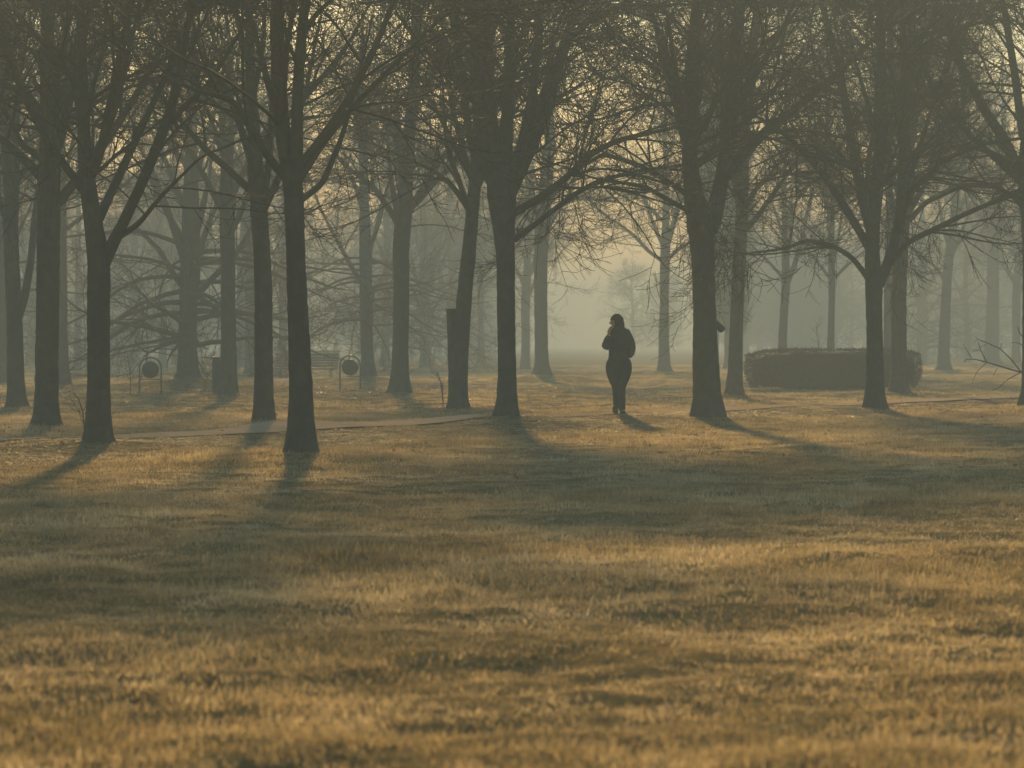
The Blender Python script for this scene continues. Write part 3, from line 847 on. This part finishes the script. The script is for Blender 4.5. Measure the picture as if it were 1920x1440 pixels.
# far wood: everything that closes the view beyond the last tree one can tell apart
def wood_proto(seed):
    g = np.random.default_rng(seed)
    h = 13.5
    z = np.linspace(-.2, h, 16)
    P = np.stack([.15 * np.sin(z * .5 + seed), .15 * np.cos(z * .4), z], 1); q = np.interp(z, [0, 3, h], [.3, .22, .03])
    ge = Geo(); ge.tubes(P[None], q[None], 7)
    n = 46
    zz = np.r_[g.uniform(.8, 5, 18), g.uniform(4.0, h - 2, 28)]; az = g.uniform(0, 6.28, n); el = np.radians(g.uniform(8, 60, n))
    p = np.stack([np.interp(zz, z, P[:, 0]), np.interp(zz, z, P[:, 1]), zz], 1)
    D = np.stack([np.cos(az) * np.cos(el), np.sin(az) * np.cos(el), np.sin(el)], 1)
    P1, R1 = grow(g, p, D, np.minimum(g.uniform(2.5, 5, n), (h + .3 - zz)), np.full(n, .07), 8, .08, .02, .04, .25)
    squash(P1, h)
    ge.tubes(P1, R1, 4)
    a, d2, rr, t_ = sprout(g, P1, R1, 11, .1, 50, 14)
    P2_, R2_ = grow(g, a, d2, g.uniform(.8, 2.0, len(a)), np.clip(rr * .5, .02, .03), 4, .14, .04, .1, .4)
    squash(P2_, h + .2)
    ge.tubes(P2_, R2_, 3)
    a, d2, rr, t_ = sprout(g, P2_, R2_, 9, .05, 45, 14)
    P3, R3 = grow(g, a, d2, g.uniform(.3, 1.0, len(a)), np.clip(rr * .6, .012, .018), 2, .1, 0, 0, .6)
    squash(P3, h + .4)
    ge.tubes(P3, R3, 3)
    return ge
nw = 230
gw = np.random.default_rng(12)
wx = gw.uniform(-.30, .30, nw); wy = gw.uniform(215, 320, nw); wx = wx * wy
thin = (wx / wy * F + 960 > 900) & (wx / wy * F + 960 < 1370) & (gw.random(nw) < .8)
wx, wy = wx[~thin], wy[~thin]; nw = len(wx)
ws = gw.uniform(.7, 1.10, nw)
wood = scatter_object("far_wood", [wood_proto(i) for i in range(4)], np.stack([wx, wy, zg(wx, wy) - .1], 1),
                      np.stack([np.zeros(nw), np.zeros(nw), gw.uniform(0, 6.28, nw)], 1), np.stack([ws, ws, ws * gw.uniform(.85, 1.08, nw)], 1), gw.integers(0, 4, nw), M_TWIG)
tag(wood, "misty far-off wood closing the view behind the park", "wood", kind="stuff")

# ------------------------------------------------------------------ hedge
def hedge():
    x0, x1, yc, hd, h = 6.32, 11.02, 69.2, 0.85, 1.04
    cx = (x0 + x1) / 2
    zb = float(zg(cx, yc))
    t = empty("clipped_hedge", (cx, yc, zb), "long clipped brown box hedge with rounded left end", "hedge")
    g = np.random.default_rng(9)
    hw = (x1 - x0) / 2
    def surf(n, inset):
        u = g.uniform(-1, 1, n); v = g.uniform(0, 1, n); w = g.random(n)
        # points over the outside of a superellipse plan, domed at the edges of the top
        th = g.uniform(0, 6.28, n)
        ex = np.sign(np.cos(th)) * np.abs(np.cos(th)) ** .45; ey = np.sign(np.sin(th)) * np.abs(np.sin(th)) ** .45
        topm = w < .42
        rr = np.where(topm, np.sqrt(g.random(n)), 1.0)
        z = np.where(topm, h * (1 - .13 * rr ** 8 - .10 * np.clip((-ex * rr - .6), 0, 1) ** 1.2), h * (.02 + .87 * v))
        bul = np.where(topm, 1, .93 + .07 * np.sin(v * 2.6))
        return np.stack([ex * rr * hw * bul * inset, ey * rr * hd * bul * inset, z * (1 - (1 - inset) * .4)], 1)
    # solid inner mass
    bm = bmesh.new(); bmesh.ops.create_uvsphere(bm, u_segments=40, v_segments=20, radius=1)
    for v in bm.verts:
        x, y, z = v.co
        f = lambda a, p: math.copysign(abs(a) ** p, a)
        v.co = Vector((f(x, .5) * hw * .93, f(y, .5) * hd * .9, (f(z, .45) * .5 + .5) * h * .93))
        v.co += Vector((random.gauss(0, .012), random.gauss(0, .012), random.gauss(0, .012)))
    bm_obj("branch_mass", bm, M_HEDGECORE, t, True)
    n = 15000
    c = surf(n, 1.0) + g.normal(0, .022, (n, 3)); c[:, 2] = np.maximum(c[:, 2], .02)
    s = g.uniform(.012, .032, n)[:, None]
    a = norm(g.normal(0, 1, (n, 3))); b = norm(np.cross(a, g.normal(0, 1, (n, 3))))
    V = np.stack([c - a * s, c + b * s * .55, c + a * s, c - b * s * .55], 1).reshape(-1, 3)
    ge = Geo(); ge.add(V, np.arange(n)[:, None] * 4 + np.array([[0, 1, 2, 3]]))
    # stray shoots
    p = surf(260, .97); dd = norm(p * np.array((.3, .6, 1)) + g.normal(0, .5, (260, 3)) + np.array((0, 0, .6)))
    P, q = grow(g, p, dd, g.uniform(.06, .2, 260), np.full(260, .003), 3, .1, 0, 0, .6)
    ge.tubes(P, q, 3)
    link("foliage", ge.mesh("foliage", False), t, M_HEDGE)["kind"] = "stuff"
hedge()

# ------------------------------------------------------------------ saplings and weeds
def sapling(label, pts, Y, seed, n_side, group=None, name="sapling", spread=.35):
    g = np.random.default_rng(seed)
    x, y, z = W(pts[0][0], pts[0][1], Y); zb = float(zg(x, y))
    t = empty(name, (x, y, zb), label, "plant", group)
    P = [W(a, b, Y) for a, b, c in pts]; P[0] = (x, y, zb - .03)
    P, q = resample(P, np.array([c for a, b, c in pts]) * Y / F, 14)
    ge = Geo(); ge.tubes(P[None], q[None], 6)
    link("stem", to_local(ge.mesh("stem"), t.location), t, M_TWIG)
    ge = Geo()
    p, d, rr, t_ = sprout(g, P[None], q[None], n_side, .3, 42, 12)
    P2, R2 = grow(g, p, d, g.uniform(.5, 1.1, n_side) * spread, np.clip(rr * .7, .002, .006), 5, .12, -.06, .05, .5)
    ge.tubes(P2, R2, 3)
    p, d, rr, t_ = sprout(g, P2, R2, 3, .2, 45, 12)
    P3, R3 = grow(g, p, d, g.uniform(.2, .5, len(p)) * spread, np.clip(rr * .8, .0015, .004), 3, .15, 0, 0, .6)
    ge.tubes(P3, R3, 3)
    link("twigs", to_local(ge.mesh("twigs"), t.location), t, M_TWIG)["kind"] = "stuff"
sapling("thin bare sapling close left of the low-forking near tree", [(160, 845, 1.6), (158, 800, 1.4), (155, 770, 1.1), (146, 745, .8)], 30.6, 1, 7)
sapling("dry weed stalk left of the sawn-stem tree", [(832, 762, 1.3), (829, 735, 1.2), (826, 715, 1.0), (819, 697, .8)], 52, 2, 7, name="weed_stalk", spread=.22)
sapling("wispy sapling left of the first hoop bin", [(243, 745, 1.0), (245, 715, .9), (242, 685, .7), (238, 660, .5)], 61, 3, 6)
sapling("wispy sapling standing behind the hedge between the slim trees", [(1536, 722, 1.0), (1537, 670, .9), (1534, 640, .7), (1530, 612, .5)], 79, 4, 9, spread=.5)
sapling("crooked low sapling between broad tree and rectangular bin", [(384, 735, 1.1), (386, 712, .9), (393, 700, .8), (402, 690, .5)], 68, 5, 5)

# ------------------------------------------------------------------ hoop litter bins
def hoop_bin(label, px, Y, s, rz):
    x = (px - 960) / F * Y
    t = empty("hoop_bin", (x, Y, float(zg(x, Y))), label, "litter bin", "hoop litter bins", rz)
    t.scale = (s, s, s)
    hw, top = .265, .91
    def tube(pts, r, name, sides=10):
        ge = Geo(); ge.tubes(np.array(pts)[None], np.full((1, len(pts)), r), sides, cap=True)
        return link(name, ge.mesh(name), t, M_IRON)
    arc = [(-hw, 0, -.08), (-hw, 0, .3), (-hw, 0, top - hw)] + [(-hw * math.cos(a), 0, top - hw + hw * math.sin(a)) for a in np.linspace(.1, math.pi - .1, 22)] + [(hw, 0, top - hw), (hw, 0, .3), (hw, 0, -.08)]
    tube(arc, .021, "hoop")
    tube([(-hw + .02, 0, .375), (hw - .02, 0, .375)], .012, "crossbar", 8)
    # round drum hung in the hoop
    bm = bmesh.new()
    prof = [(0, -.15), (.185, -.15), (.205, -.135), (.212, 0), (.205, .135), (.185, .15), (0, .15)]
    ring = []
    for r, yy_ in prof:
        ring.append([bm.verts.new((r * math.cos(a), yy_, r * math.sin(a))) for a in np.linspace(0, 2 * math.pi, 36, endpoint=False)] if r else [bm.verts.new((0, yy_, 0))])
    for A, B in zip(ring[:-1], ring[1:]):
        for i in range(36):
            a0, a1 = A[i % len(A)], A[(i + 1) % len(A)]; b0, b1 = B[i % len(B)], B[(i + 1) % len(B)]
            bm.faces.new([v for v in dict.fromkeys((a0, a1, b1, b0))])
    bmesh.ops.recalc_face_normals(bm, faces=bm.faces)
    bmesh.ops.translate(bm, verts=bm.verts, vec=(0, 0, .612))
    bm_obj("drum", bm, M_BIN, t, True)
    tube([(0, 0, .82), (0, 0, top - .005)], .010, "hanger", 8)
    return t
hoop_bin("round drum bin hung in a hoop, left of the broad low-boughed tree", 282, 60.3, .96, R(6))
hoop_bin("round drum bin hung in a hoop, beside the park bench", 656.5, 68.5, 1.04, R(-5))

# ------------------------------------------------------------------ rectangular bin by the straight trunk
def box_bin():
    Y = 61.5; x = (412 - 960) / F * Y
    t = empty("litter_bin", (x, Y, float(zg(x, Y)) - .02), "dark rectangular litter bin against a straight trunk", "litter bin", rz=R(8))
    bm = bmesh.new(); bm_box(bm, (0, 0, .43), (.36, .36, .86), bevel=.02); bm_obj("body", bm, M_BIN, t)
    bm = bmesh.new(); bm_box(bm, (0, 0, .895), (.40, .40, .06), bevel=.02); bm_obj("lid", bm, M_IRON, t)
    bm = bmesh.new(); bm_box(bm, (0, -.184, .70), (.24, .012, .12)); bm_obj("dark_opening_panel", bm, M_SHOE, t)  # solid dark panel, its colour stands in for shade inside the bin
box_bin()

# ------------------------------------------------------------------ benches, seen from behind
def bench(label, px, Y, rz, L=2.3):
    x = (px - 960) / F * Y
    t = empty("park_bench", (x, Y, float(zg(x, Y)) - .01), label, "bench", "slatted park benches", rz)
    from mathutils import Matrix
    slat = bpy.data.meshes.new("slat")
    bm = bmesh.new(); bm_box(bm, (0, 0, 0), (L, .03, .075), bevel=.008); bm.to_mesh(slat); bm.free(); slat.materials.append(M_WOOD)
    for i in range(5):                            # back, leaning towards the viewer's side (-y)
        o = link("slat", slat, t); o.location = (0, -.30 - .045 * i, .53 + .098 * i); o.rotation_euler.x = R(22)
    for i in range(5):                            # seat
        o = link("slat", slat, t); o.location = (0, .24 - .115 * i, .455 - .012 * (4 - abs(i - 1))); o.rotation_euler.x = R(90)
    for sx in (-1, 1):
        ge = Geo()
        X = sx * (L / 2 - .22)
        ge.tubes(np.array([(X, .26, -.05), (X, .25, .2), (X, .24, .42)])[None], np.full((1, 3), .024), 8, cap=True)
        link("leg", ge.mesh("leg"), t, M_IRON)
        ge = Geo()
        ge.tubes(np.array([(X, -.30, -.05), (X, -.26, .2), (X, -.24, .42), (X, -.285, .53), (X, -.46, .93)])[None], np.full((1, 5), .024), 8, cap=True)
        link("leg", ge.mesh("leg"), t, M_IRON)
        ge = Geo()
        ge.tubes(np.array([(X, .27, .405), (X, 0, .395), (X, -.26, .41)])[None], np.full((1, 3), .02), 8, cap=True)
        link("seat_bracket", ge.mesh("seat_bracket"), t, M_IRON)
bench("slatted park bench seen from behind, partly hidden by the leaning tree", 573, 93, R(12))
bench("fainter second bench farther back in the mist behind the first", 604, 133, R(-6), 2.0)

# small broken stick on the grass
def stick():
    x, y, z = W(1772, 780, ground_y(782))
    t = tag(bpy.data.objects.new("fallen_stick", None), None)
    bpy.data.objects.remove(t)
    z = float(zg(x, y))
    ge = Geo()
    P = np.array([(-.10, 0, .045), (-.02, .02, .07), (.06, .0, .10), (.13, -.02, .17)])
    ge.tubes(P[None], np.array([[.006, .008, .007, .004]]), 6, cap=True)
    ge.tubes(np.array([[(.03, .01, .085), (.07, .04, .10), (.10, .06, .13)]]), np.array([[.004, .003, .002]]), 5)
    o = link("fallen_stick", ge.mesh("fallen_stick"), None, M_CUT)
    o.location = (x, y, z)
    tag(o, "short pale broken stick lying in grass near the right-edge tree", "stick")
stick()

# ------------------------------------------------------------------ the walker
def skin_obj(name, verts, edges, radii, material, parent, levels=2, root=0):
    me = bpy.data.meshes.new(name)
    me.from_pydata(verts, edges, [])
    o = link(name, me, parent, material)
    sk = o.modifiers.new("skin", 'SKIN'); sk.use_smooth_shade = True
    if not me.skin_vertices: me.skin_vertices.new()
    for i, r in enumerate(radii):
        me.skin_vertices[0].data[i].radius = r if isinstance(r, tuple) else (r, r)
        me.skin_vertices[0].data[i].use_root = (i == root)
    sd = o.modifiers.new("subdivision", 'SUBSURF'); sd.levels = sd.render_levels = levels
    return o

def person():
    Y = 41.9
    x = (1161 - 960) / F * Y
    t = empty("person", (x, Y, float(zg(x, Y)) + .01), "person in dark jacket and tight trousers walking on the path, one hand raised to face", "person")
    # body (x right in the picture, -y towards the camera), one skinned figure
    v = [(-.01, .0, .86), (-.01, .0, 1.00), (-.005, .0, 1.16), (-.005, .0, 1.30), (-.015, -.01, 1.40), (-.035, -.02, 1.45),
         (-.105, .0, .78), (-.055, -.03, .47), (-.035, .10, .14), (-.045, .06, .06),           # legs: picture-left one trails, heel up
         (.095, .0, .78), (.035, -.05, .47), (.045, -.06, .12), (.055, -.10, .045),
         (-.125, .0, 1.335), (-.205, -.06, 1.10), (-.165, -.20, 1.33),                       # picture-left arm bent up to the face
         (.130, .0, 1.335), (.200, .05, 1.10), (.135, -.06, .965)]                             # picture-right arm, hand at the pocket
    e = [(0, 1), (1, 2), (2, 3), (3, 4), (4, 5), (0, 6), (6, 7), (7, 8), (8, 9), (0, 10), (10, 11), (11, 12), (12, 13), (3, 14), (14, 15), (15, 16), (3, 17), (17, 18), (18, 19)]
    r = [(.11, .09), (.11, .08), (.115, .085), (.09, .075), .052, .05, (.075, .08), .045, .034, .035, (.075, .08), .045, .034, .035, .052, .042, .028, .052, .042, .028]
    skin_obj("body", v, e, r, M_SKIN, t, 2, 0)
    # trousers: wide hips tapering to close knees
    v = [(-.01, .01, 1.00), (-.01, .01, .86), (-.098, .01, .77), (-.080, .0, .65), (-.040, -.02, .47), (-.036, .04, .32), (-.038, .09, .09),
         (.088, .01, .77), (.068, -.01, .65), (.024, -.045, .47), (.030, -.055, .32), (.046, -.065, .05)]
    e = [(0, 1), (1, 2), (2, 3), (3, 4), (4, 5), (5, 6), (1, 7), (7, 8), (8, 9), (9, 10), (10, 11)]
    r = [(.16, .14), (.178, .155), (.146, .16), (.125, .14), (.072, .085), (.066, .075), (.056, .058), (.148, .16), (.122, .14), (.072, .085), (.066, .075), (.056, .058)]
    skin_obj("trousers", v, e, r, M_TROUSER, t, 2, 1)
    # jacket with both sleeves, flared waistband and stand collar
    v = [(-.010, .0, .845), (-.010, .0, .93), (-.008, .0, 1.06), (-.004, .0, 1.20), (-.006, .0, 1.31), (-.018, -.005, 1.40), (-.028, -.01, 1.47),
         (-.12, .0, 1.325), (-.180, -.02, 1.22), (-.222, -.07, 1.09), (-.202, -.15, 1.19), (-.174, -.20, 1.31),
         (.125, .0, 1.325), (.172, .02, 1.22), (.205, .05, 1.10), (.185, .0, 1.02), (.140, -.06, .94)]
    e = [(0, 1), (1, 2), (2, 3), (3, 4), (4, 5), (5, 6), (4, 7), (7, 8), (8, 9), (9, 10), (10, 11), (4, 12), (12, 13), (13, 14), (14, 15), (15, 16)]
    r = [(.262, .20), (.252, .185), (.215, .165), (.215, .165), (.175, .14), (.115, .11), (.10, .10), (.105, .105), .090, .086, .076, .060, (.105, .105), .092, .086, .078, .060]
    skin_obj("jacket", v, e, r, M_COAT, t, 2, 3)
    # head
    bm = bmesh.new(); bmesh.ops.create_uvsphere(bm, u_segments=24, v_segments=18, radius=1)
    for q in bm.verts:
        a, b, c = q.co
        jaw = 1 - .25 * max(0, -c) ; face = 1 + (.10 * max(0, -b) * max(0, -c))
        q.co = Vector((a * .074 * jaw, b * .092 * jaw * face, c * .112))
        if b < -.80 and -.28 < c < .15: q.co.y -= .022 * (1 - abs(a) * 2.2) if abs(a) < .4 else 0          # nose
        if b < -.5 and .1 < c < .35 and .2 < abs(a) < .6: q.co.y += .008                                    # eye sockets
        if b < -.7 and -.62 < c < -.48: q.co.y -= .006                                                      # lips
        if abs(a) > .9 and abs(c) < .3 and abs(b) < .35: q.co.x *= 1.12                                     # ears
    h = bm_obj("head", bm, M_SKIN, t, True); h.location = (-.045, -.03, 1.525); h.rotation_euler = (R(6), 0, R(-100)); h.scale = (1.08,) * 3
    # hair drawn back into a low bun
    bm = bmesh.new(); bmesh.ops.create_uvsphere(bm, u_segments=24, v_segments=16, radius=1)
    kill = [q for q in bm.verts if q.co.y < -.42 and q.co.z < .12]
    bmesh.ops.delete(bm, geom=kill, context='VERTS')
    for q in bm.verts:
        a, b, c = q.co
        q.co = Vector((a * .098, b * .112 + .008, c * .118 + .012)) + Vector((random.gauss(0, .0018), random.gauss(0, .0018), random.gauss(0, .0018)))
    hr = bm_obj("hair", bm, M_HAIR, t, True); hr.location = h.location; hr.rotation_euler = h.rotation_euler
    so_ = hr.modifiers.new("thickness", 'SOLIDIFY'); so_.thickness = .012; so_.offset = -1
    skin_obj("hair_bun", [(.02, .03, 1.545), (.048, .06, 1.505), (.06, .075, 1.455), (.055, .08, 1.40)], [(0, 1), (1, 2), (2, 3)], [.045, .046, .034, .018], M_HAIR, t, 2)
    # hands: palm, four fingers and a thumb each
    def hand(name, wrist, palm, fdir, across, curl):
        wv, pv, fd, ac, cu = (np.array(q, float) for q in (wrist, palm, fdir, across, curl))
        fd, ac, cu = norm(fd), norm(ac), norm(cu)
        V, E, Rr = [tuple(wv), tuple(pv)], [(0, 1)], [(.027, .02), (.036, .018)]
        for i, ln in enumerate((.068, .076, .071, .056)):
            o = pv + ac * (.026 - .0175 * i)
            k = len(V)
            p1 = o + fd * .03; p2 = p1 + norm(fd + cu * .7) * ln * .5; p3 = p2 + norm(fd * .3 + cu) * ln * .45
            V += [tuple(p1), tuple(p2), tuple(p3)]; E += [(1, k), (k, k + 1), (k + 1, k + 2)]; Rr += [.010, .009, .007]
        k = len(V)
        p1 = wv * .5 + pv * .5 + ac * .034; p2 = p1 + norm(ac * .5 + fd + cu * .4) * .036; p3 = p2 + norm(fd + cu * .6) * .028
        V += [tuple(p1), tuple(p2), tuple(p3)]; E += [(0, k), (k, k + 1), (k + 1, k + 2)]; Rr += [.012, .010, .008]
        return skin_obj(name, V, E, Rr, M_SKIN, t, 1, 1)
    hand("hand", (-.170, -.205, 1.315), (-.160, -.205, 1.385), (.25, .1, 1), (-.8, -.5, .1), (.9, .3, .1))
    hand("hand", (.138, -.065, .955), (.120, -.080, .885), (-.2, -.1, -1), (-.2, -1, 0), (-.9, .1, -.1))
    # shoes
    def shoe(c, rx, rz):
        bm = bmesh.new(); bmesh.ops.create_uvsphere(bm, u_segments=16, v_segments=10, radius=1)
        for q in bm.verts:
            a, b, cc = q.co
            q.co = Vector((a * .046 * (1 - .15 * b), b * .128, max(cc, -.55) * .05 + (.035 if b > .35 else 0) * max(0, cc)))
        o = bm_obj("shoe", bm, M_SHOE, t, True); o.location = c; o.rotation_euler = (rx, 0, rz)
    shoe((-.062, .06, .075), R(-34), R(-12)); shoe((.058, -.11, .028), R(4), R(10))
person()

# ------------------------------------------------------------------ haze
def haze():
    bm = bmesh.new()
    x0, x1, y0, y1, z0, z1 = -860, 860, -30, 800, -1.6, BOX_TOP
    bm_box(bm, ((x0 + x1) / 2, (y0 + y1) / 2, (z0 + z1) / 2), (x1 - x0, y1 - y0, z1 - z0))
    m = bpy.data.materials.new("morning_mist"); m.use_nodes = True
    N, L = m.node_tree.nodes, m.node_tree.links
    N.clear()
    o = N.new("ShaderNodeOutputMaterial"); v = N.new("ShaderNodeVolumePrincipled")
    v.inputs["Color"].default_value = (*HAZE_COLOR, 1)
    v.inputs["Density"].default_value = HAZE_DENSITY
    v.inputs["Anisotropy"].default_value = HAZE_G
    L.new(v.outputs[0], o.inputs["Volume"])
    tag(bm_obj("haze", bm, m), "thin golden morning mist filling the park", "mist", kind="stuff")
haze()
